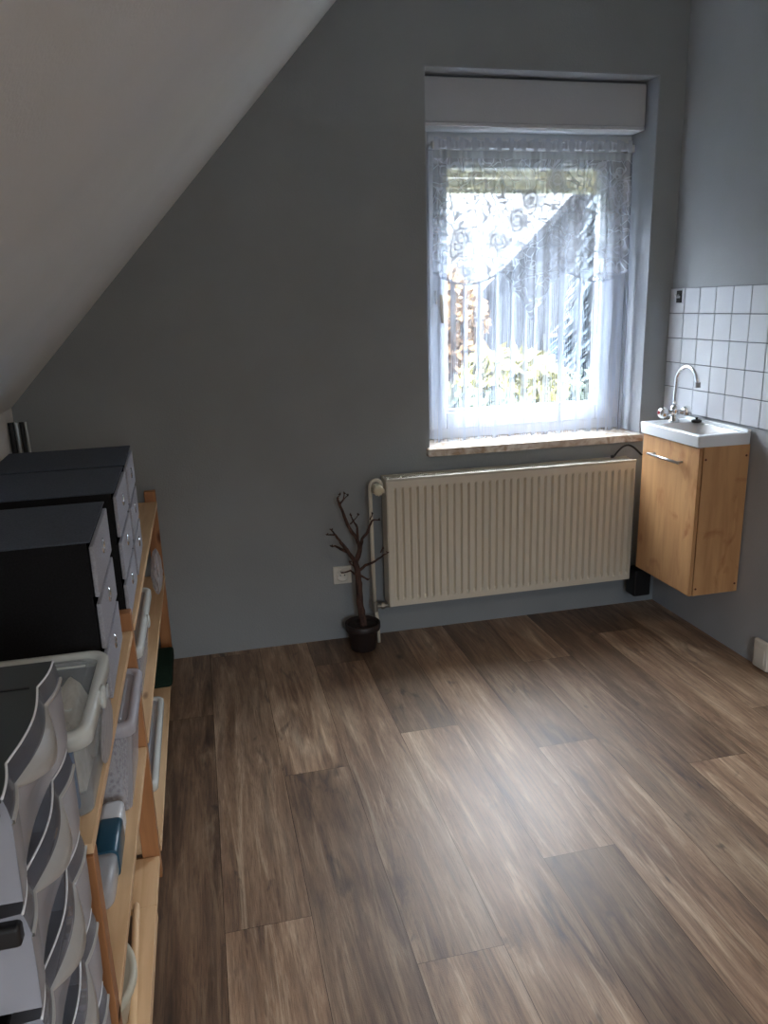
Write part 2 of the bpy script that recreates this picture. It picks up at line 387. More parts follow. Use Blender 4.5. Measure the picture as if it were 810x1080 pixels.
q = MB(); q.tube([(1.952, FY-.006, .86), (1.952, FY-.006, .90)], .008)
q.build('hinge', M_steel, win)
# stone sill board
MB().box(.946, NX1-.004, 3.178, FY+.04, .814, .848).build('window_sill', M_marble, win, bevel=.004)
# outside roller shutter, let down a little, and its outer sill
q = MB(); z = 2.16
while z > 1.962:
    q.prism([(FY+.11, z), (FY+.120, z-.006), (FY+.122, z-.033), (FY+.112, z-.040), (FY+.106, z-.030), (FY+.104, z-.008)], 'x', NX0+.01, NX1-.01); z -= .042
q.box(NX0+.01, NX1-.01, FY+.100, FY+.124, 1.93, z)
q.build('roller_shutter', mat('cream_slat', srgb(214, 206, 178), .5), win)
MB().box(NX0-.03, NX1+.03, FY+.08, YB+T+.05, .80, .83).build('outer_sill', M_white, win)

# shutter casing filling the top of the niche
cas = empty('shutter_box', (1.475, 3.36, 2.16), 'white plastered roller shutter box across the top of the window niche', 'shutter box')
MB().box(NX0+.005, NX1-.006, 3.305, FY+.10, 2.172, NZ1-.012).build('front_cover', M_shutbox, cas, bevel=.008)
MB().box(NX0+.005, NX1-.012, 3.298, FY+.02, 2.158, 2.172).build('bottom_rail', M_white, cas, bevel=.003)

# ------------------------------------------------------------------ curtain
CY = 3.345
CX0, CX1, CZ1, CZ0 = 1.03, 1.945, 2.118, .842
rod = empty('curtain_rod', (1.48, CY, 2.10), 'thin white sash rod with metal brackets holding the lace curtain', 'curtain rod')
MB().tube([(1.025, CY, 2.092), (1.955, CY, 2.092)], .0055, 12).build('rod', M_white, rod, smooth=True)
for x in (1.032, 1.95):
    q = MB(); q.box(x-.006, x+.006, CY-.006, FY+.012, 2.082, 2.100); q.tube([(x, CY, 2.078), (x, CY, 2.108)], .010, 12); q.build('bracket', M_steel, rod, bevel=.0015)

def pleat(x, z):
    a = .35 + .65*min(1, max(0, (2.09-z)/.5))
    p = .011*math.sin(x*96 + 1.3*math.sin(x*17)) + .006*math.sin(x*171+1.0) + .004*math.sin(x*41 + z*2)
    return CY - .006 + p*a
def xdraw(x, z):
    """slight flare and drift of the cloth with height"""
    t = max(0, min(1, (2.1-z)/1.25)); c = 1.48
    e = (x-c)/.46
    return x + (.012*math.sin(PI*t)*max(0, e)**3) + .012*t*e*abs(e) - .012*t*max(0, e)**6
def zlow(x):
    d = abs(x-1.482)
    v = .205*max(0, 1-d/.135)
    s = .05*abs(math.sin((x-1.03)*PI/.305))
    return 1.585 - v - (.0 if d < .13 else s)
def thin_cloth(name, holes):
    m = bpy.data.materials.new(name); m.use_nodes = True; t = m.node_tree; t.nodes.clear()
    o = t.nodes.new('ShaderNodeOutputMaterial'); tr = t.nodes.new('ShaderNodeBsdfTransparent')
    df = t.nodes.new('ShaderNodeBsdfDiffuse'); tl = t.nodes.new('ShaderNodeBsdfTranslucent'); mx = t.nodes.new('ShaderNodeMixShader'); mo = t.nodes.new('ShaderNodeMixShader')
    for b in (df, tl): b.inputs['Color'].default_value = (.64, .69, .78, 1)
    mx.inputs[0].default_value = .03
    t.links.new(df.outputs[0], mx.inputs[1]); t.links.new(tl.outputs[0], mx.inputs[2])
    t.links.new(tr.outputs[0], mo.inputs[1]); t.links.new(mx.outputs[0], mo.inputs[2]); t.links.new(mo.outputs[0], o.inputs[0])
    if isinstance(holes, float): mo.inputs[0].default_value = holes
    else: t.links.new(holes(m), mo.inputs[0])
    return m
def lace_alpha(m):
    c = coords(m, (1, .0, 1))
    def warp(scale, amt):
        w1 = N(m, 'ShaderNodeTexNoise', Scale=scale, Detail=1.0); L(m, c, w1.inputs['Vector'])
        ad = m.node_tree.nodes.new('ShaderNodeVectorMath'); ad.operation = 'MULTIPLY_ADD'
        L(m, w1.outputs['Color'], ad.inputs[0]); ad.inputs[1].default_value = (amt, 0, amt); L(m, c, ad.inputs[2]); return ad.outputs[0]
    def math_(op, a, b):
        n = m.node_tree.nodes.new('ShaderNodeMath'); n.operation = op
        for i, v in enumerate((a, b)):
            if hasattr(v, 'links'): L(m, v, n.inputs[i])
            elif v is not None: n.inputs[i].default_value = v
        return n.outputs[0]
    # roses: spiralling petal rings round scattered centres
    vr = N(m, 'ShaderNodeTexVoronoi', Scale=7.5); L(m, warp(16.0, .05), vr.inputs['Vector'])
    rings = math_('SINE', math_('MULTIPLY', vr.outputs['Distance'], 52.0), None)
    rose = math_('MULTIPLY', ramp(m, rings, [(.45, (0,0,0,1)), (.75, (1,1,1,1))]), ramp(m, vr.outputs['Distance'], [(.34, (1,1,1,1)), (.42, (0,0,0,1))]))
    solid = ramp(m, vr.outputs['Distance'], [(.34, (.30,.30,.30,1)), (.42, (0,0,0,1))])
    # leaves and stems
    v = N(m, 'ShaderNodeTexVoronoi', Scale=24.0); v.feature = 'DISTANCE_TO_EDGE'; L(m, warp(11.0, .14), v.inputs['Vector'])
    stems = ramp(m, v.outputs['Distance'], [(.03, (.9,.9,.9,1)), (.08, (0,0,0,1))])
    a = math_('MAXIMUM', rose, stems)
    a = math_('MAXIMUM', a, math_('ADD', solid, .36))
    return a
M_lace = thin_cloth('lace_net', lace_alpha)
M_sheer = thin_cloth('sheer_band', .55)
M_header = thin_cloth('gathered_header', .82)
M_string = thin_cloth('string_fringe', .93)
cur = empty('lace_curtain', (1.48, CY, CZ0), 'white lace and string curtain with roses covering the window sash', 'curtain')
nx = 230
xs = [CX0 + (CX1-CX0)*i/(nx-1) for i in range(nx)]
def P(x, z): return (xdraw(x, z), pleat(x, z), z)
q = MB(); q.grid([[P(x, 2.045 + (zlow(x)-2.045)*j/22) for x in xs] for j in range(23)]); q.build('lace_panel', M_lace, cur, smooth=True, fixn=False)
# gathered header: casing round the rod with little tabs
q = MB()
rows = []
for k in range(15):
    a = PI*1.0*k/14
    rows.append([(x, CY - .0085*math.sin(a) + .002*math.sin(x*330), 2.092 + (.026 if k < 7 else .011)*math.cos(a) + (.004*math.sin(x*120) if k < 3 else 0)) for x in xs])
q.grid(rows)
for i in range(17):
    x = CX0+.012 + i*(CX1-CX0-.024)/16
    q.grid([[(x-.010+.020*u/3, CY-.0095-.001*math.sin(PI*u/3), 2.125 - .050*v/3) for u in range(4)] for v in range(4)])
q.build('header_tape', M_header, cur, smooth=True, fixn=False)
q = MB(); q.grid([[P(x, 2.075 - .032*j/3) for x in xs] for j in range(4)]); q.build('sheer_band', M_sheer, cur, smooth=True, fixn=False)
q = MB(); q.grid([[(p[0], p[1]-.001, p[2]) for p in (P(x, zlow(x)+.006-.010*j) for x in xs)] for j in range(2)]); q.build('scalloped_hem', M_string, cur, smooth=True, fixn=False)
# strings hanging from the scalloped hem
q = MB(); x = CX0 + .002; rs = random.Random(3)
while x < CX1 - .001:
    dens = .5 + .5*math.sin(x*96 + 1.3*math.sin(x*17) + 1.2)
    edge = 1 if (x < CX0+.02 or x > CX1-.09) else 0
    wd = .0009 + .0011*rs.random() + .0011*dens + edge*.0012
    dr = (rs.random()-.5)*.010; ph = rs.random()*6; z0 = zlow(x)+.002; zb = CZ0 + rs.random()*.012
    pts = []
    for j in range(9):
        t = j/8; z = z0 + (zb-z0)*t
        xx = xdraw(x, z) + dr*t*t + .0018*math.sin(ph+t*5)*t
        pts.append((xx, pleat(x, z) - .001*rs.random(), z))
    q.grid([[(p[0]-wd/2, p[1], p[2]), (p[0]+wd/2, p[1]+.0006, p[2])] for p in pts])
    x += (.0046 - .0026*dens - edge*.001)
q.build('string_fringe', M_string, cur, fixn=False, kind='stuff')

# ------------------------------------------------------------------ tiles on the right wall
TS = .108; TZ1 = 1.495; NT = 12
tl = empty('trim_2', (XR, 2.6, .955), kind='structure')
MB().box(XR-.006, XR+.002, YB-NT*TS, YB, TZ1-5*TS, TZ1).build('grout', M_grout, tl)
q = MB()
for i in range(NT):
    for j in range(5):
        q.box(XR-.009, XR-.002, YB-(i+1)*TS+.0018, YB-i*TS-.0018, TZ1-(j+1)*TS+.0018, TZ1-j*TS-.0018)
q.build('tile', M_tile, tl, bevel=.0016, kind='stuff')
hk = empty('wall_hook', (XR-.01, 3.145, 1.43), 'small dark adhesive hook on the top corner tile', 'hook')
q = MB(); q.box(XR-.015, XR-.0085, 3.128, 3.162, 1.432, 1.484); q.build('plate', M_black, hk, bevel=.002)
q = MB(); q.tube([(XR-.014, 3.145, 1.466), (XR-.03, 3.145, 1.458), (XR-.032, 3.145, 1.468)], .004); q.box(XR-.0175, XR-.0145, 3.134, 3.156, 1.452, 1.462)
q.build('hook', M_steel, hk)

# ------------------------------------------------------------------ radiator
rad = empty('radiator', (1.31, 3.13, .18), 'cream ribbed panel radiator on the wall below the window', 'radiator')
RX0_, RX1_, RZa, RZb, RYf, RYb = .731, 1.897, .178, .742, 3.085, 3.182
q = MB(); nr = 35; x0 = RX0_+.010; x1 = RX1_-.010; pitch = (x1-x0)/nr
prof = []
for i in range(nr):
    a = x0 + i*pitch
    prof += [(a, 0), (a+pitch*.54, 0), (a+pitch*.70, .015), (a+pitch*.84, .015)]
prof.append((x1, 0))
rows = []
def ff(z):
    e = min(z-(RZa+.022), (RZb-.030)-z); return max(0, min(1, e/.016))
zs = [RZa, RZa+.022, RZa+.030, RZa+.038, RZa+.05] + [RZb-.06, RZb-.046, RZb-.038, RZb-.030, RZb]
for z in zs:
    rows.append([(RX0_, RYf+.004, z), (RX0_+.005, RYf, z)] + [(x, RYf + d*ff(z), z) for x, d in prof] + [(RX1_-.005, RYf, z), (RX1_, RYf+.004, z)])
q.grid(rows); q.build('front_panel', M_cream, rad, solid=.0015)
q = MB(); q.box(RX0_+.01, RX1_-.01, RYb-.014, RYb, RZa+.01, RZb-.004); q.build('back_panel', M_cream, rad, bevel=.003)
for x in (RX0_-.001, RX1_-.003):
    q = MB(); q.box(x, x+.004, RYf+.003, RYb-.004, RZa+.004, RZb+.004); q.build('side_cover', M_cream, rad, bevel=.0015)
q = MB()
for y0, y1 in ((RYf-.001, RYf+.010), (RYb-.013, RYb-.002)): q.box(RX0_-.001, RX1_+.001, y0, y1, RZb-.001, RZb+.009)
x = RX0_+.004
while x < RX1_-.008:
    q.box(x, x+.0032, RYf+.010, RYb-.013, RZb+.002, RZb+.0065); x += .0085
for y in (RYf+.038, RYf+.066): q.box(RX0_, RX1_, y-.002, y+.002, RZb+.001, RZb+.007)
q.build('top_grille', M_cream_d, rad)
q = MB(); q.box(RX0_+.02, RX1_-.02, RYf+.03, RYf+.05, RZa+.03, RZb-.04); q.build('convector_fins', M_cream_d, rad)
# supply pipe: up the wall beside the radiator, arched over at the thermostat head
q = MB(); arc = [(.672, 3.125, .19), (.669, 3.125, .45), (.667, 3.125, .70)]
for k in range(1, 9):
    a = PI - PI*k/8; arc.append((.692 + .025*math.cos(a), 3.12, .715 + .030*math.sin(a)))
arc += [(.717, 3.12, .70), (.735, 3.12, .69)]
q.tube(arc, .0085, 12)
q.tube([(.686, 3.125, .0), (.682, 3.125, .10), (.674, 3.125, .17), (.672, 3.125, .20)], .008, 12); q.build('supply_pipe', M_cream, rad, smooth=True)
q = MB(); Mx = Matrix.Rotation(PI/2, 3, 'Y'); My = Matrix.Rotation(PI/2, 3, 'X')
q.lathe([(.020, 0), (.023, .006), (.024, .03), (.021, .052), (.012, .056)], (.692, 3.115, .712), 24, My)
hd = q.build('thermostat_head', mat('yellowed_plastic', srgb(206, 196, 168), .45), rad, smooth=True, bevel=.002)
q = MB()
for k in range(12):
    a = 2*PI*k/12; q.tube([(.692+.0235*math.cos(a), 3.105, .712+.0235*math.sin(a)), (.692+.0225*math.cos(a), 3.064, .712+.0225*math.sin(a))], .0022, 6)
q.build('grip_rib', M_cream, hd, kind='stuff')
q = MB(); q.tube([(.672, 3.125, .172), (.745, 3.125, .172)], .010, 12); q.tube([(.672, 3.125, .150), (.672, 3.125, .198)], .014, 12); q.tube([(.700, 3.125, .172), (.716, 3.125, .172)], .016, 6)
q.build('return_valve', mat('brass_grey', srgb(150, 146, 136), .4, .6), rad, bevel=.001)
for x in (.95, 1.68): MB().box(x-.015, x+.015, RYb-.002, YB-.001, RZa+.04, RZb-.03).build('wall_bracket', M_cream_d, rad)

cb = MB(); pts = []
for k in range(15):
    t = k/14; pts.append((1.83 + .15*t, 3.165 - .02*t, .757 + .055*math.sin(PI*min(1, t*1.15))*(1-.25*t)))
cb.tube(pts, .0045, 8); cb.tube([(1.815, 3.165, .755), (1.83, 3.165, .757)], .007, 8)
cb.build('cable', M_black, loc=(1.9, 3.16, .755), smooth=True, label='short black cable looping over the top of the radiator beside the cabinet', cat='cable')

# ------------------------------------------------------------------ wall sockets
def socket(x, z):
    t = empty('wall_socket', (x, YB, z), 'cream square power socket on the back wall behind the bare potted tree', 'socket')
    MB().box(x-.041, x+.041, YB-.009, YB, z-.041, z+.041).build('cover_plate', M_socket, t, bevel=.003)
    R_ = Matrix.Rotation(PI/2, 3, 'X')
    q = MB(); q.lathe([(.029, 0), (.029, .0045), (.0235, .0045), (.0200, .0006), (.0, .0006)], (x, YB-.009, z), 28, R_, caps=False); ins = q.build('insert', M_socket, t, smooth=True)
    q = MB()
    for d in (-.0095, .0095): q.lathe([(.0028, 0), (.0028, .003)], (x+d, YB-.0085, z), 10, R_)
    q.build('contact_hole', M_black, ins)
socket(.547, .305)
ws = empty('cable_outlet_box', (XR, 2.42, 0), 'white surface-mounted socket box low on the right wall at the picture edge', 'socket')
q = MB(); q.box(XR-.022, XR, 2.375, 2.462, .004, .125); q.build('housing', M_socket, ws, bevel=.010, seg=4)
q = MB(); q.box(XR-.026, XR-.0215, 2.39, 2.447, .03, .10); q.build('flap', M_socket, ws, bevel=.003)

# ------------------------------------------------------------------ wash basin cabinet
cx0, cx1, cy0, cy1, cz0, cz1 = 1.877, XR, 2.608, 3.008, .268, .888
cab = empty('washbasin_cabinet', (2.0, 2.81, cz0), 'small alder-veneer cabinet hung on the right wall below the tiles', 'cabinet')
MB().box(cx0+.0195, cx1-.006, cy0, cy1, cz0, cz1).build('body', M_beech, cab, bevel=.0012)
door = MB().box(cx0, cx0+.0155, cy0+.001, cy1-.001, cz0+.001, cz1-.004).build('door', M_beech, cab, bevel=.0012)
q = MB(); q.tube([(cx0-.028, 2.70, .812), (cx0-.028, 2.925, .812)], .0055, 12)
for y in (2.715, 2.91): q.tube([(cx0-.028, y, .812), (cx0+.001, y, .812)], .0045, 10)
q.build('handle', M_steel, door, smooth=True)
Mneg = Matrix.Rotation(PI/2, 3, 'X')
for x, z in ((cx0+.03, cz1-.05), (cx1-.02, cz1-.045), (cx0+.03, cz0+.03), (cx1-.02, cz0+.035)): MB().lathe([(.0045, 0), (.0045, .0018)], (x, cy0, z), 12, Mneg).build('screw_cap', M_darkred, cab)

bas = empty('washbasin', (1.985, 2.81, .89), 'small white ceramic hand basin with a flat rim on the wooden cabinet', 'washbasin')
def basin():
    bm = bmesh.new(); X0, X1, Y0, Y1, Z0, Z1 = 1.864, XR-.010, 2.600, 3.022, .8885, .936
    def rr(x0, x1, y0, y1, r, z, n=6):
        pts = []
        for cx, cy, a0 in ((x1-r, y1-r, 0), (x0+r, y1-r, 90), (x0+r, y0+r, 180), (x1-r, y0+r, 270)):
            for k in range(n+1):
                a = math.radians(a0+90*k/n); pts.append((cx+r*math.cos(a), cy+r*math.sin(a), z))
        return pts
    loops = [rr(X0+.02, X1-.02, Y0+.02, Y1-.02, .01, Z0), rr(X0+.004, X1, Y0+.004, Y1-.004, .008, Z0), rr(X0, X1, Y0, Y1, .010, Z1-.004), rr(X0+.003, X1-.003, Y0+.003, Y1-.003, .010, Z1),
             rr(X0+.024, X1-.030, Y0+.026, Y1-.105, .03, Z1), rr(X0+.028, X1-.034, Y0+.031, Y1-.110, .032, Z1-.006),
             rr(X0+.040, X1-.046, Y0+.055, Y1-.125, .035, Z1-.070), rr(X0+.065, X1-.07, Y0+.10, Y1-.165, .03, Z1-.088), rr(X0+.09, X1-.095, Y0+.15, Y1-.20, .008, Z1-.090)]
    L_ = [[bm.verts.new(Vector(p)-ORG[bas.name]) for p in l] for l in loops]; n = len(L_[0])
    for a, b in zip(L_, L_[1:]):
        for k in range(n): bm.faces.new((a[k], a[(k+1)%n], b[(k+1)%n], b[k]))
    bm.faces.new(L_[-1])
    bmesh.ops.recalc_face_normals(bm, faces=bm.faces)
    me = bpy.data.meshes.new('bowl'); bm.to_mesh(me); bm.free(); me.materials.append(M_ceramic)
    for p in me.polygons: p.use_smooth = True
    o = bpy.data.objects.new('bowl', me); COL.objects.link(o); o.parent = bas; ORG[o.name] = ORG[bas.name]
    e = o.modifiers.new('es', 'EDGE_SPLIT'); e.split_angle = .7
    q = MB(); q.lathe([(.016, 0), (.018, .002), (.010, .002), (.009, .0)], (1.98, 2.78, Z1-.090), 20); q.build('drain_ring', M_chrome, bas, smooth=True)
    q = MB(); q.box(XR-.028, XR-.010, 2.603, 3.018, .934, .948); q.build('rear_upstand', M_ceramic, bas, bevel=.004)
basin()
# mixer tap
tp = empty('mixer_tap', (1.985, 2.955, .936), 'chrome two-handle mixer tap with a high curved spout on the basin', 'tap')
fx, fy = 1.988, 2.955
q = MB(); q.lathe([(.024, 0), (.024, .006), (.017, .010), (.016, .045), (.019, .05), (.019, .066), (.012, .074)], (fx, fy, .936), 24)
q.tube([(fx-.038, fy, .975), (fx+.038, fy, .975)], .0125, 16); q.build('body', M_chrome, tp, smooth=True)
sp = [(fx, fy, .99)]
for k in range(0, 15):
    t = k/14; a = PI*(1 - .83*t)
    sp.append((fx + .004*t, 2.878 + .075*math.cos(a + PI)*-1 if False else 2.880 - .075*math.cos(a)*-1, 1.110 + .070*math.sin(a)))
sp = [(fx, fy, .99), (fx, fy+.004, 1.03), (fx, fy+.002, 1.075)] + [(fx, 2.884 + .073*math.cos(a), 1.108 + .068*math.sin(a)) for a in [PI*k/14*1.02 for k in range(1, 14)]] + [(fx, 2.811, 1.112)]
q = MB(); q.tube(sp, [.0085]*(len(sp)-2) + [.0085, .0085], 14); q.build('spout', M_chrome, tp, smooth=True)
q = MB(); q.tube([(fx, 2.811, 1.118), (fx, 2.810, 1.096)], .0115, 16); q.build('aerator', mat('dark_chrome', (.35,.33,.32,1), .3, 1), tp, bevel=.001)
for s in (-1, 1):
    Mr = Matrix.Rotation(s*PI/2*.92, 3, 'Y')
    q = MB(); prof = [(.011, 0), (.019, .008), (.0225, .018), (.0225, .030), (.017, .040), (.006, .043)]
    n = 32; c = Vector((fx+s*.034, fy, .975)); vs = []
    for r, z in prof:
        for k in range(n):
            rr_ = r*(1 + .07*math.cos(8*2*PI*k/n)) if r > .015 else r
            vs.append(Mr @ Vector((rr_*math.cos(2*PI*k/n), rr_*math.sin(2*PI*k/n), z)) + c)
    q.add(vs, [(i*n+k, i*n+(k+1)%n, (i+1)*n+(k+1)%n, (i+1)*n+k) for i in range(len(prof)-1) for k in range(n)] + [tuple(reversed(range(n))), tuple(range((len(prof)-1)*n, len(prof)*n))])
    h = q.build('handle', M_chrome, tp, smooth=True)
    q = MB(); q.lathe([(.008, .0425), (.008, .0445)], c, 16, Mr); q.build('colour_dot', mat('red_dot' if s < 0 else 'blue_dot', srgb(150, 40, 40) if s < 0 else srgb(50, 70, 140), .3), h)
pl = empty('drain_plug', (2.062, 2.885, .936), 'black rubber basin plug lying on the basin rim beside the tap', 'plug')
q = MB(); q.lathe([(.017, 0), (.021, .003), (.021, .010), (.014, .013)], (2.055, 2.893, .9365), 24); q.build('stopper', M_black, pl, smooth=True, bevel=.001)
q = MB(); q.lathe([(.005, .013), (.005, .019), (.007, .021), (.003, .023)], (2.055, 2.893, .9365), 12); q.build('knob', M_black, pl, smooth=True)
sf = empty('drain_trap', (1.966, 3.12, .08), 'dark drain fitting in the corner below the cabinet beside the radiator', 'drain fitting')
q = MB(); q.box(1.925, 2.012, 3.085, 3.165, .082, .215); q.build('housing', M_black, sf, bevel=.008)
q = MB(); q.tube([(1.968, 3.125, .21), (1.968, 3.125, .30), (1.99, 3.06, .34), (2.02, 2.995, .36)], .018, 14); q.build('pipe', M_black, sf, smooth=True)
q = MB(); q.tube([(1.968, 3.16, .15), (1.968, YB, .15)], .02, 14); q.build('wall_pipe', M_black, sf)

# ------------------------------------------------------------------ bare potted tree
tr = empty('potted_tree', (.606, 3.085, 0), 'bare leafless small tree in a dark pot beside the radiator', 'plant')
pc = (.606, 3.085, 0)
pot = MB().lathe([(.052, 0), (.055, .003), (.064, .088), (.066, .092), (.076, .094), (.078, .100), (.077, .122), (.073, .124), (.070, .118), (.068, .095)], pc, 40, caps=False)
pot.lathe([(.0, .002), (.052, .002)], pc, 40, caps=False)
pot.build('pot', M_pot, tr, smooth=True)
q = MB(); rs = random.Random(5); rows = []
for i in range(7):
    rows.append([(pc[0] + .070*i/6*math.cos(2*PI*k/30), pc[1] + .070*i/6*math.sin(2*PI*k/30), .104 + .006*rs.random()) for k in range(31)])
q.grid(rows); q.build('soil', M_soil, tr, smooth=True)
def tree_mesh():
    rs = random.Random(11)
    B = dict(trunk=([(.612,.10),(.605,.150),(.598,.216),(.596,.301),(.593,.352),(.584,.411)], .0175, .0125, 0),
      a=([(.586,.400),(.558,.447),(.524,.499),(.502,.534),(.484,.56)], .010, .003, -.2), a2=([(.504,.532),(.469,.537)], .004, .002, -.2),
      a3=([(.55,.452),(.523,.467),(.5,.481),(.485,.478)], .007, .0025, .25), b=([(.585,.405),(.602,.440),(.607,.466),(.596,.504),(.566,.552),(.545,.611),(.528,.664),(.521,.681)], .012, .004, .1),
      b2=([(.529,.660),(.544,.682),(.549,.706)], .004, .002, .1), b3=([(.54,.678),(.564,.695)], .003, .0018, .3), b4=([(.525,.67),(.518,.69),(.530,.705)], .003, .0018, -.2),
      c=([(.598,.498),(.596,.557),(.58,.591),(.569,.616)], .006, .0022, -.3), c2=([(.568,.573),(.583,.587),(.602,.609)], .003, .0018, -.2),
      d=([(.607,.460),(.616,.507),(.637,.537),(.651,.577),(.659,.592),(.685,.59)], .008, .0025, -.5), d2=([(.655,.585),(.664,.607)], .003, .0018, -.4),
      e=([(.591,.355),(.624,.386),(.665,.406),(.699,.436),(.717,.443)], .007, .0022, -.6), e2=([(.697,.434),(.704,.452)], .003, .0016, -.5),
      f=([(.594,.338),(.575,.356),(.559,.372),(.519,.368)], .006, .0022, -.7), g=([(.596,.343),(.612,.335),(.632,.321)], .006, .003, -.8), h=([(.60,.36),(.575,.385),(.560,.40)], .004, .002, .4))
    q = MB()
    for k, (pts, r0, r1, dy) in B.items():
        P_ = []; R_ = []
        n = len(pts)
        sub = []
        for i in range(n-1):
            for s in range(3): t = s/3; sub.append((pts[i][0]*(1-t)+pts[i+1][0]*t, pts[i][1]*(1-t)+pts[i+1][1]*t))
        sub.append(pts[-1]); ln = 0; x0, z0 = pts[0]
        base = 3.085 + (0 if k == 'trunk' else 0)
        for i, (x, z) in enumerate(sub):
            t = i/(len(sub)-1); ln = math.hypot(x-x0, z-z0)
            P_.append((x + (rs.random()-.5)*.0025, base + dy*ln*.5 + (rs.random()-.5)*.003, z + (rs.random()-.5)*.0025))
            R_.append((r0 + (r1-r0)*t)*(1 + .22*(rs.random()-.5)))
        q.tube(P_, R_, 9)
        if k != 'trunk':      # buds at the tip
            p = P_[-1]
            for _ in range(3):
                d = Vector((rs.random()-.5, rs.random()-.5, rs.random()*.8)).normalized()*.010
                q.tube([p, (p[0]+d.x*.5, p[1]+d.y*.5, p[2]+d.z*.5), (p[0]+d.x, p[1]+d.y, p[2]+d.z)], [.0022, .003, .0008], 6)
    return q
tree_mesh().build('trunk', M_bark, tr, smooth=True)

# ------------------------------------------------------------------ pine shelving along the left wall
XF, XB_ = -.210, -.690
sh = empty('shelving_unit', (-.45, 2.12, 0), 'open pine shelving unit with ladder frames along the low left wall', 'shelf')
def ladder(y, top=.760):
    f = empty_part('side_frame', sh)
    for x in (XF-.044, XB_): MB().box(x, x+.044, y-.032, y, 0, top).build('post', M_pinez, f, bevel=.002)
    for z in (.02, .36, .655): MB().box(XB_+.044, XF-.044, y-.026, y-.006, z, z+.034).build('rung', M_pinez, f, bevel=.002)
    return f
def empty_part(name, parent):
    o = bpy.data.objects.new(name, None); COL.objects.link(o); o.parent = parent; ORG[o.name] = ORG[parent.name]; return o
YN, YM, YE = 1.072, 1.876, 3.206
for y, tz in ((YN, .696), (YM, .760), (YE, .760)): ladder(y, tz)
def board(y0, y1, z, x0=XB_, x1=XF+.003, name='shelf_board'): return MB().box(x0, x1, y0, y1, z-.018, z).build(name, M_pine, sh, bevel=.0015)
for z in (.718, .402, .074): board(YM+.002, YE-.034, z)
for z in (.716, .398): board(YN-.028, YM-.036, z, x1=XF)
# bottom of the near bay: cross boards with a gap between them, and a front rail
board(1.66, YM-.036, .072, x1=XF); 
MB().box(XF-.045, XF, YN+.002, 1.66, .035, .072).build('front_rail', M_pine, sh, bevel=.002)
MB().box(XB_, XF-.16, YN+.002, 1.66, .035, .053).build('rear_board', M_pine, sh, bevel=.002)

# ------------------------------------------------------------------ black fabric chests of drawers on the top shelf
def organizer():
    W_, H_, D_ = .322, .336, .36
    t = empty('drawer_organizer', (0, 0, 0), 'x', 'drawer box', 'fabric drawer boxes on the top shelf')
    q = MB(); q.box(-D_, -.012, 0, .006, 0, H_-.004); q.box(-D_, -.012, W_-.006, W_, 0, H_-.004); q.box(-D_, -D_+.006, .006, W_-.006, 0, H_-.004)
    for z in (0, .110, .217): q.box(-D_+.006, -.014, .006, W_-.006, z, z+.005)
    q.build('carcass', M_orgside, t)
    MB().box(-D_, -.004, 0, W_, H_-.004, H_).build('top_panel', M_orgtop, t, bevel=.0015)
    for k in range(3):
        z0 = .006 + k*.1075; z1 = z0 + .093 + (.008 if k == 2 else 0)
        q = MB(); q.box(-.009, 0, .009, W_-.009, z0, z1); q.cur = 1
        q.box(-D_+.02, -.009, .012, .016, z0, z1-.006); q.box(-D_+.02, -.009, W_-.016, W_-.012, z0, z1-.006); q.box(-D_+.02, -.009, .016, W_-.016, z0, z0+.004)
        d = q.build('drawer', [M_orgfront, M_orgside], t, bevel=.0025)
        q = MB(); R_ = Matrix.Rotation(PI/2, 3, 'Y'); zc = z0+.058
        q.lathe([(.009, 0), (.0125, .003), (.015, .0025), (.0165, 0)], (0, W_/2, zc), 24, R_, caps=False); q.build('eyelet', M_chrome, d, smooth=True)
        q = MB(); q.lathe([(.0095, 0), (.0095, .0006)], (0, W_/2, zc), 20, R_); q.build('finger_hole', M_blackmatte, d)
    return t
org = organizer()
spots = [(-.219, 1.470, .024, 'nearest of the three black fabric drawer boxes, beside the clear tote'),
         (-.214, 1.880, .015, 'middle of the three black fabric drawer boxes on the pine shelf'),
         (-.217, 2.226, .024, 'farthest of the three black fabric drawer boxes, toward the window wall')]
for i, (x, y, rz, lb) in enumerate(spots):
    o = org if i == 0 else copy_tree(org)
    o.location = (x, y, .7185); o.rotation_euler.z = rz; o['label'] = lb

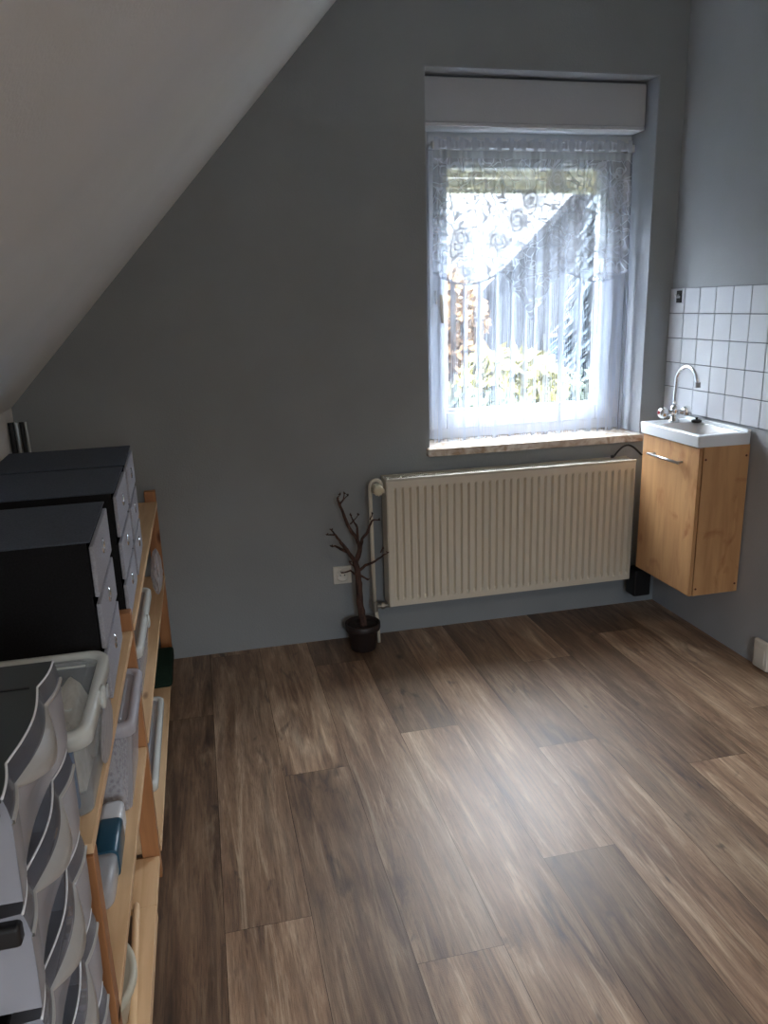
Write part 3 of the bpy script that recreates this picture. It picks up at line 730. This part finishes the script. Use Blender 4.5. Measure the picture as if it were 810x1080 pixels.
# ------------------------------------------------------------------ clear plastic boxes
def rrect(x0, x1, y0, y1, r, z, n=5):
    pts = []
    for cx, cy, a0 in ((x1-r, y1-r, 0), (x0+r, y1-r, 90), (x0+r, y0+r, 180), (x1-r, y0+r, 270)):
        for k in range(n+1):
            a = math.radians(a0+90*k/n); pts.append((cx+r*math.cos(a), cy+r*math.sin(a), z))
    return pts
def loft(loops, close=True, capb=False, capt=False):
    q = MB(); n = len(loops[0]); vs = [p for l in loops for p in l]
    fs = [(i*n+k, i*n+(k+1)%n, (i+1)*n+(k+1)%n, (i+1)*n+k) for i in range(len(loops)-1) for k in range(n)]
    if capb: fs.append(tuple(reversed(range(n))))
    if capt: fs.append(tuple(range((len(loops)-1)*n, len(loops)*n)))
    return q.add(vs, fs)
def clear_box(name, x0, x1, y0, y1, z0, z1, label, cat, body=M_tote, rim=M_toterim, taper=.018, lid=True, latch=True, group=None, r=.025):
    t = empty(name, ((x0+x1)/2, (y0+y1)/2, z0), label, cat, group)
    k = taper
    loft([rrect(x0+k, x1-k, y0+k, y1-k, r*.7, z0), rrect(x0+.008, x1-.008, y0+.008, y1-.008, r, z1-.022)], capb=True).build('body', body, t, smooth=False, solid=.0018)
    q = loft([rrect(x0+.008, x1-.008, y0+.008, y1-.008, r, z1-.030), rrect(x0, x1, y0, y1, r, z1-.026), rrect(x0, x1, y0, y1, r, z1-.006), rrect(x0+.004, x1-.004, y0+.004, y1-.004, r, z1), rrect(x0+.016, x1-.016, y0+.016, y1-.016, r*.8, z1), rrect(x0+.018, x1-.018, y0+.018, y1-.018, r*.8, z1-.008)])
    q.build('rim', rim, t, smooth=True)
    if lid:
        q = loft([rrect(x0+.018, x1-.018, y0+.018, y1-.018, r*.8, z1-.008), rrect(x0+.03, x1-.03, y0+.03, y1-.03, r*.7, z1-.007), rrect(x0+.033, x1-.033, y0+.033, y1-.033, r*.7, z1-.003)], capt=True); q.build('lid', body, t)
    if latch:
        yc = (y0+y1)/2
        q = MB(); R_ = Matrix.Rotation(PI/2, 3, 'Y')
        q.lathe([(.020, 0), (.020, .004), (.015, .006)], (x1, yc, z1-.020), 24, R_)
        q.build('latch', rim, t, smooth=True)
    return t
# big tote with towels
tote = clear_box('storage_tote', -.60, -.204, 1.100, 1.412, .7165, .862, 'large clear storage tote with a milky rim on the near end of the shelf', 'storage box', r=.032, taper=.013)
q = MB(); R_ = Matrix.Rotation(PI/2, 3, 'Y')
q.lathe([(.012, 0), (.013, .002), (.010, .003)], (-.198, 1.275, .842), 24, R_); q.build('latch_button', mat('grey_button', srgb(186, 190, 194), .4), tote, smooth=True)
q = MB()
for y in (1.19, 1.35): q.box(-.56, -.24, y-.002, y+.002, .8585, .8605)
q.build('lid_rib', M_toterim, tote)
def cloth_lump(name, x0, x1, y0, y1, z0, z1, m, label, cat, seed=1, folds=5, group=None, parent=None):
    rs = random.Random(seed); nx, ny = 16, 16; rows = []
    for i in range(nx):
        r = []
        for j in range(ny):
            u, v = i/(nx-1), j/(ny-1)
            h = min(1, 7*min(u, 1-u))**.5 * min(1, 7*min(v, 1-v))**.5
            h *= .86 + .10*math.sin(folds*PI*u + 2*v + seed) + .05*math.sin(9*v + 4*u)
            r.append((x0+(x1-x0)*u, y0+(y1-y0)*v, z0 + (z1-z0)*max(0, h)))
        rows.append(r)
    q = MB(); q.grid(rows); q.add([(x0,y0,z0),(x1,y0,z0),(x1,y1,z0),(x0,y1,z0)], [(3,2,1,0)])
    return q.build(name, m, parent, loc=None if parent else ((x0+x1)/2, (y0+y1)/2, z0), smooth=True, label=label, cat=cat, group=group)
cloth_lump('folded_towel', -.44, -.228, 1.270, 1.385, .724, .848, M_cloth, 'cream folded cloth standing inside the large clear tote', 'cloth', 2, 9)
cloth_lump('folded_towel', -.46, -.232, 1.165, 1.262, .724, .838, M_cloth, 'cream cloth near the front of the large clear tote, behind its rim', 'cloth', 4, 6)
MB().box(-.275, -.237, 1.128, 1.142, .7185, .835).build('paper_packet', M_bluepaper, loc=(-.256, 1.135, .745), bevel=.003, label='blue packet standing inside the large clear tote', cat='packet')
MB().box(-.285, -.240, 1.146, 1.160, .7185, .790).build('paper_packet', M_pink, loc=(-.262, 1.154, .724), bevel=.003, label='pale pink packet standing inside the large clear tote', cat='packet')
# crumpled bag beside the tote
def bag(x0, x1, y0, y1, z0, z1, label, seed, name='plastic_bag'):
    rs = random.Random(seed); n = 14; loops = []
    for i in range(9):
        t = i/8; w_ = math.sin(PI*(.12+.80*t))**.7
        cx, cy = (x0+x1)/2, (y0+y1)/2; l = []
        for k in range(n*2):
            a = PI*k/n; rr_ = w_*(1+.28*(rs.random()-.5))
            l.append((cx + (x1-x0)/2*rr_*math.cos(a), cy + (y1-y0)/2*rr_*math.sin(a), z0+(z1-z0)*t + (rs.random()-.5)*.006*(0 < i < 8)))
        loops.append(l)
    return loft(loops, capb=True, capt=True).build(name, M_bag, loc=((x0+x1)/2, (y0+y1)/2, z0), smooth=False, label=label, cat='bag')
bag(-.2135, -.2065, 1.22, 1.38, .7175, .800, 'crumpled clear plastic bag squeezed between the large tote and the shelf edge', 3)
# second shelf
b1 = clear_box('lidded_box', -.50, -.196, 1.548, 1.835, .3995, .622, 'clear box with a lavender lid on the second shelf, left of the bare floor gap', 'storage box', M_box2, clear('lavender_rim', srgb(212, 212, 222), .5, .25), .03, True, False, 'clear lidded boxes on the shelves')
cloth_lump('patterned_cloth', -.455, -.236, 1.590, 1.795, .404, .56, M_stuffing, 'dark patterned bundle inside the lavender-lidded clear box', 'cloth', 6, 4)
b1['label'] = 'clear box with a lavender lid on the second shelf, below the nearest black drawer box'
b2 = clear_box('lidded_box', -.50, -.205, 1.95, 2.44, .4035, .615, 'clear box with a white clip on the second shelf beyond the middle post', 'storage box', M_box2, M_toterim, .03, True, True, 'clear lidded boxes on the shelves')
b3 = clear_box('lidded_box', -.46, -.214, 2.02, 2.56, .0755, .17, 'low long clear box on the bottom shelf beyond the middle post', 'storage box', M_box2, M_toterim, .03, True, False, 'clear lidded boxes on the shelves')
# food container: white cap, blue sleeve, clear end
fc = empty('plastic_container', (-.258, 1.39, .3985), 'long plastic container with white cap, dark blue sleeve and clear end on the second shelf', 'container')
def yloft(y0, y1, hw, z0, z1, m, name, r=.012, round0=False, round1=False):
    def ring(y, s=1.0):
        cx, cz = -.256, (z0+z1)/2; hx, hz = hw*s, (z1-z0)/2*s; pts = []
        rr_ = min(r, hx*.8, hz*.8)
        for ax, az, a0 in ((hx-rr_, hz-rr_, 0), (-hx+rr_, hz-rr_, 90), (-hx+rr_, -hz+rr_, 180), (hx-rr_, -hz+rr_, 270)):
            for k in range(6):
                a = math.radians(a0+18*k); pts.append((cx+ax+rr_*math.cos(a), y, cz+az+rr_*math.sin(a)))
        return pts
    ys = [(y0, 1), (y1, 1)]
    if round0: ys = [(y0, .55), (y0+.008, .78), (y0+.022, .94), (y0+.045, 1), (y1, 1)]
    if round1: ys = [(y0, 1), (y1-.02, 1), (y1-.006, .9), (y1, .75)]
    loft([ring(y, s) for y, s in ys], capb=True, capt=True).build(name, m, fc, smooth=True, bevel=.001)
yloft(1.262, 1.385, .0225, .403, .457, clear('container_clear', srgb(206, 208, 212), .5, .15), 'clear_end', round0=True)
yloft(1.365, 1.470, .025, .400, .462, M_blue, 'blue_sleeve')
yloft(1.468, 1.540, .024, .401, .460, M_white, 'white_cap', round1=True)
# bottom level, near bay
st = MB(); st.tube([(-.2335, 1.22, .110), (-.250, 1.61, .112), (-.2505, 1.625, .112), (-.251, 1.632, .112)], [.0085, .0085, .0065, .002], 14)
st.build('wooden_stick', M_pine, loc=(-.245, 1.4, .10), smooth=True, label='round wooden stick lying along the bottom shelf front', cat='stick')
tb = empty('round_tub', (-.375, 1.34, .053), 'round pale plastic tub on the bottom shelf, partly hidden by the near post', 'tub')
q = MB(); q.lathe([(.118, 0), (.122, .004), (.142, .125), (.143, .128)], (-.375, 1.34, .054), 48); q.build('tub', clear('tub_plastic', srgb(214, 208, 190), .6, .3), tb, smooth=True)
q = MB(); q.lathe([(.150, .124), (.152, .128), (.152, .140), (.146, .144), (.138, .140), (.136, .138)], (-.375, 1.34, .054), 48); q.build('lid', clear('tub_lid', srgb(206, 200, 180), .8, .3), tb, smooth=True)
# far bay
bag(-.222, -.186, 2.62, 2.84, .5, .64, 'crumpled clear bag hanging out of the far end of the second shelf', 9)
st = MB(); st.tube([(-.2, 2.72, .405), (-.201, 2.72, .45), (-.2, 2.72, .52)], [.010, .006, .010], 8)
q = MB(); q.prism([(2.80, .0755), (3.06, .0755), (3.08, .12), (2.98, .155), (2.84, .12)], 'x', -.42, -.197); q.build('cloth_bag', M_green, loc=(-.3, 2.95, .0755), bevel=.012, seg=3, label='dark green folded bag on the bottom shelf by the far post', cat='bag')
# striped upright thing standing behind the drawer boxes
tb_ = empty('tube_bundle', (-.668, 3.10, .718), 'upright black and silver tubes in the corner behind the drawer boxes', 'tubes')
for x, r_, m_ in ((-.688, .011, M_black), (-.669, .009, M_stripe), (-.651, .008, M_black), (-.637, .005, M_stripe)):
    q = MB(); q.tube([(x, 3.10, .7185), (x-.004, 3.105, 1.078)], r_, 12); q.build('tube', m_, tb_, smooth=False)

# ------------------------------------------------------------------ drawer tower in the foreground
tw = empty('drawer_tower', (-.38, .79, 0), 'tall black-framed plastic drawer tower with smoky wavy fronts, left foreground', 'drawer tower')
TY0, TY1, TXB = .648, .930, -.56
K0, K1 = .706, .862
def xf(y):
    b = -.207
    if y > K1: t = (y-K1)/(TY1-K1); return b + .006*t + .003*math.sin(PI*t)
    if y < K0: t = (K0-y)/(K0-TY0); return b + .009*t + .002*math.sin(PI*t)
    t = (y-K0)/(K1-K0); return b + .009*math.sin(PI*t)
def cb_(y):
    if K0 <= y <= K1: return math.sin(PI*(y-K0)/(K1-K0))
    return 0
ysamp = [TY0 + (TY1-TY0)*i/60 for i in range(61)] + [K0, K1]; ysamp = sorted(ysamp)
NTW = 8; LZ = 1.060; LD = .1205
fr = MB()
fr.box(TXB, -.236, TY0-.006, TY0+.004, .06, LZ-.012); fr.box(TXB, -.236, TY1-.004, TY1+.004, .06, LZ-.012); fr.box(TXB-.004, TXB, TY0, TY1, .06, LZ-.012)
fr.build('frame', M_black, tw, bevel=.002)
for k in range(NTW):
    z = LZ - k*LD - .004
    q = MB(); q.box(TXB, -.200, TY0-.010, TY0+.008, z-.024, z-.002) if k else q.box(TXB, -.202, TY0-.010, TY0+.006, z-.018, z-.002)
    q.build('rail', M_black, tw, bevel=.004)
    q = MB(); q.box(TXB, -.214, TY1-.010, TY1+.004, z-.020, z-.004)
    if k: q.box(TXB, -.235, TY0+.008, TY1-.010, z-.022, z-.016)
    q.build('rail', M_black, tw, bevel=.004)
q = MB()
q.grid([[(TXB-.004, y, LZ) for y in ysamp], [(xf(y)-.0012, y, LZ) for y in ysamp]])
q.build('top_panel', M_lid, tw, solid=.004)
q = MB(); q.box(TXB+.01, -.215, K1-.0015, K1+.0015, LZ+.0, LZ+.0012); q.box(TXB+.01, -.215, K0-.0015, K0+.0015, LZ, LZ+.0012); q.build('top_groove', M_black, tw)
for i, x in enumerate((TXB+.03, -.26)):
    for y in (TY0+.03, TY1-.03):
        q = MB(); q.lathe([(.02, 0), (.022, .004), (.022, .05), (.018, .062)], (x, y, 0), 16); q.build('foot', M_black, tw, bevel=.001)
for k in range(NTW):
    z = LZ - k*LD
    # body of the drawer: floor, sides and back
    q = MB(); zb = z - LD + .016
    q.box(TXB+.01, -.225, TY0+.010, TY0+.013, zb, z-.03); q.box(TXB+.01, -.225, TY1-.015, TY1-.012, zb, z-.03); q.box(TXB+.01, TXB+.013, TY0+.013, TY1-.015, zb, z-.03); q.box(TXB+.013, -.225, TY0+.013, TY1-.015, zb, zb+.003)
    dr = q.build('drawer', M_drawer, tw)
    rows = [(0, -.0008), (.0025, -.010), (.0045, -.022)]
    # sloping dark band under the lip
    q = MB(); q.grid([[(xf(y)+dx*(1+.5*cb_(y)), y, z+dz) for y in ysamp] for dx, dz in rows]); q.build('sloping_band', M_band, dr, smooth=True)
    # finger ridge: swells in the middle of the front
    def o_(y): return xf(y)+.0045, z-.022
    q = MB(); q.grid([[(xf(y)+.0045, y, z-.022) for y in ysamp], [(xf(y)+.0070+.007*cb_(y), y, z-.0225-.010*cb_(y)) for y in ysamp], [(xf(y)+.0070+.010*cb_(y), y, z-.026-.022*cb_(y)) for y in ysamp], [(xf(y)+.004+.004*cb_(y), y, z-.027-.026*cb_(y)) for y in ysamp]])
    q.build('finger_ridge', M_ridge, dr, smooth=True)
    q = MB(); q.grid([[(xf(y)+.004+.004*cb_(y), y, z-.027-.026*cb_(y)) for y in ysamp], [(xf(y)+.004-.012*cb_(y), y, z-.060-.012*cb_(y)) for y in ysamp], [(xf(y)+.003-.014*cb_(y), y, z-LD+.016) for y in ysamp], [(xf(y)+.001-.014*cb_(y), y, z-LD+.004) for y in ysamp]])
    q.build('lower_face', M_drawer, dr, smooth=True)
    # bright lip
    q = MB(); q.tube([(xf(y), y, z) for y in ysamp], .0013, 8); q.build('lip', M_lip, dr, smooth=True)
    # side cheeks of the front
    for y in (TY0+.002, TY1-.002):
        q = MB(); q.add([(-.236, y, z-.004), (xf(y), y, z-.001), (xf(y)+.005, y, z-.024), (xf(y)+.004, y, z-.030), (xf(y)+.002, y, z-LD+.012), (-.236, y, z-LD+.012)], [(0,1,2,3,4,5)]); q.build('front_cheek', M_drawer, dr)

# ------------------------------------------------------------------ outside
def leafy(name, c, r, n, m, label, seed, sq=(1,1,1), trunk=None, size=.22, cone=False, group=None):
    rs = random.Random(seed); t = empty(name, (c[0], c[1], -3.0), label, 'tree' if trunk else 'shrub', group)
    q = MB()
    for _ in range(n):
        d = Vector((rs.gauss(0,1), rs.gauss(0,1), rs.gauss(0,1))).normalized(); rad = r*(.55+.45*rs.random())
        p = Vector((c[0]+d.x*rad*sq[0], c[1]+d.y*rad*sq[1], c[2]+d.z*rad*sq[2]))
        if cone:
            u = rs.random()**.7; a = rs.random()*2*PI; hr = r*u*(.75+.25*rs.random())
            p = Vector((c[0]+hr*math.cos(a)*sq[0], c[1]+hr*math.sin(a)*sq[1], c[2]+r*sq[2]*(1-2*u)))
        s = size*(.5+rs.random()); u_ = Vector((rs.gauss(0,1), rs.gauss(0,1), rs.gauss(0,1))).normalized(); v_ = u_.orthogonal().normalized()
        if cone: u_ = Vector((p.x-c[0], p.y-c[1], -.35*r)).normalized(); v_ = u_.cross(Vector((0,0,1))).normalized()*.5
        q.add([p-u_*s*.5, p+v_*s*.35, p+u_*s*.6, p-v_*s*.35], [(0,1,2,3)])
    q.build('foliage', m, t, fixn=False)
    MB().tube([(c[0], c[1], -3.0), (c[0]+.05*r, c[1], -3+(c[2]+3)*.5), (c[0], c[1], c[2]+r*sq[2]*.3)], [r*.09+.05, r*.07+.03, .03], 10).build('trunk', M_bark, t, smooth=True)
    return t
M_spruce = mat('blue_spruce', srgb(40, 50, 58), .9); M_autumn = mat('autumn_leaf', srgb(88, 62, 28), .8); M_yel = mat('yellow_green_leaf', srgb(92, 88, 46), .8)
M_hedge = mat('hedge_leaf', srgb(44, 52, 40), .85); M_lawn = mat('lawn', srgb(34, 40, 30), .95); M_roof = mat('slate_roof', srgb(26, 28, 34), .8); M_house = paint('house_render', srgb(58, 60, 66), .04)
M_hframe = mat('house_window_frame', srgb(96, 98, 104), .6); M_hwin = mat('house_window', srgb(60, 72, 86), .1)
MB().box(-60, 80, YB+.4, 120, -3.2, -3.0).build('lawn', M_lawn, kind='structure')
hs = empty('neighbour_house', (9.6, 18.5, -3), 'pale rendered house with a slate gable roof beyond the window', 'house')
MB().box(6.1, 13.4, 16.5, 24, -3, 1.5).build('wall', M_house, hs)
MB().prism([(6.1, 1.5), (13.4, 1.5), (9.75, 5.0)], 'y', 16.5, 24).build('gable', M_house, hs)
q = MB()
for s in (-1, 1):
    q.add([(9.75, 16.0, 5.05), (9.75, 24.4, 5.05), (9.75+s*4.25, 24.4, 1.0), (9.75+s*4.25, 16.0, 1.0), (9.75, 16.0, 5.25), (9.75, 24.4, 5.25), (9.75+s*4.25, 24.4, 1.2), (9.75+s*4.25, 16.0, 1.2)], [(0,1,2,3),(7,6,5,4),(0,3,7,4),(1,5,6,2),(3,2,6,7),(0,4,5,1)])
q.build('roof', M_roof, hs)
for x, z in ((7.6, -.6), (9.4, -.6), (11.2, -.6), (9.4, 2.2)):
    f_ = frame_mb(x, x+1.1, 16.42, 16.5, z, z+1.3, .08).build('window', M_hframe, hs)
    MB().box(x+.08, x+1.02, 16.46, 16.49, z+.08, z+1.22).build('pane', M_hwin, f_)
leafy('spruce_tree', (7.7, 13.0, 1.0), 2.9, 7500, M_spruce, 'tall blue-grey spruce behind the curtain in the middle of the view', 21, (.85, .7, 2.0), True, .42, True)
leafy('autumn_tree', (4.95, 15.2, .9), .8, 900, M_autumn, 'orange autumn tree seen low at the left of the pane', 22, (1, 1, 1.5), True, .22)
leafy('garden_shrub', (3.55, 8.6, .45), .55, 1100, M_yel, 'yellow-green bush low in the middle of the pane', 23, (1.3, 1, .9), None, .16)
leafy('garden_shrub', (2.55, 7.0, .05), .62, 1300, M_hedge, 'grey-green bush low at the left of the pane', 24, (1.3, 1, 1.0), None, .15)
leafy('garden_shrub', (5.15, 9.7, -.1), .66, 1300, M_hedge, 'grey-green bush low at the right of the pane', 25, (1.3, 1, 1.0), None, .15)
# body of the added ceiling lamp, out of view, for the weak warm fill
cl = empty('added_ceiling_lamp', (1.35, -.55, ZC), 'added flat round ceiling lamp, unseen behind the viewpoint', 'lamp')
MB().lathe([(.25, 0), (.25, -.05), (.235, -.06)], (1.35, -.55, ZC), 40).build('housing', M_white, cl, smooth=False)
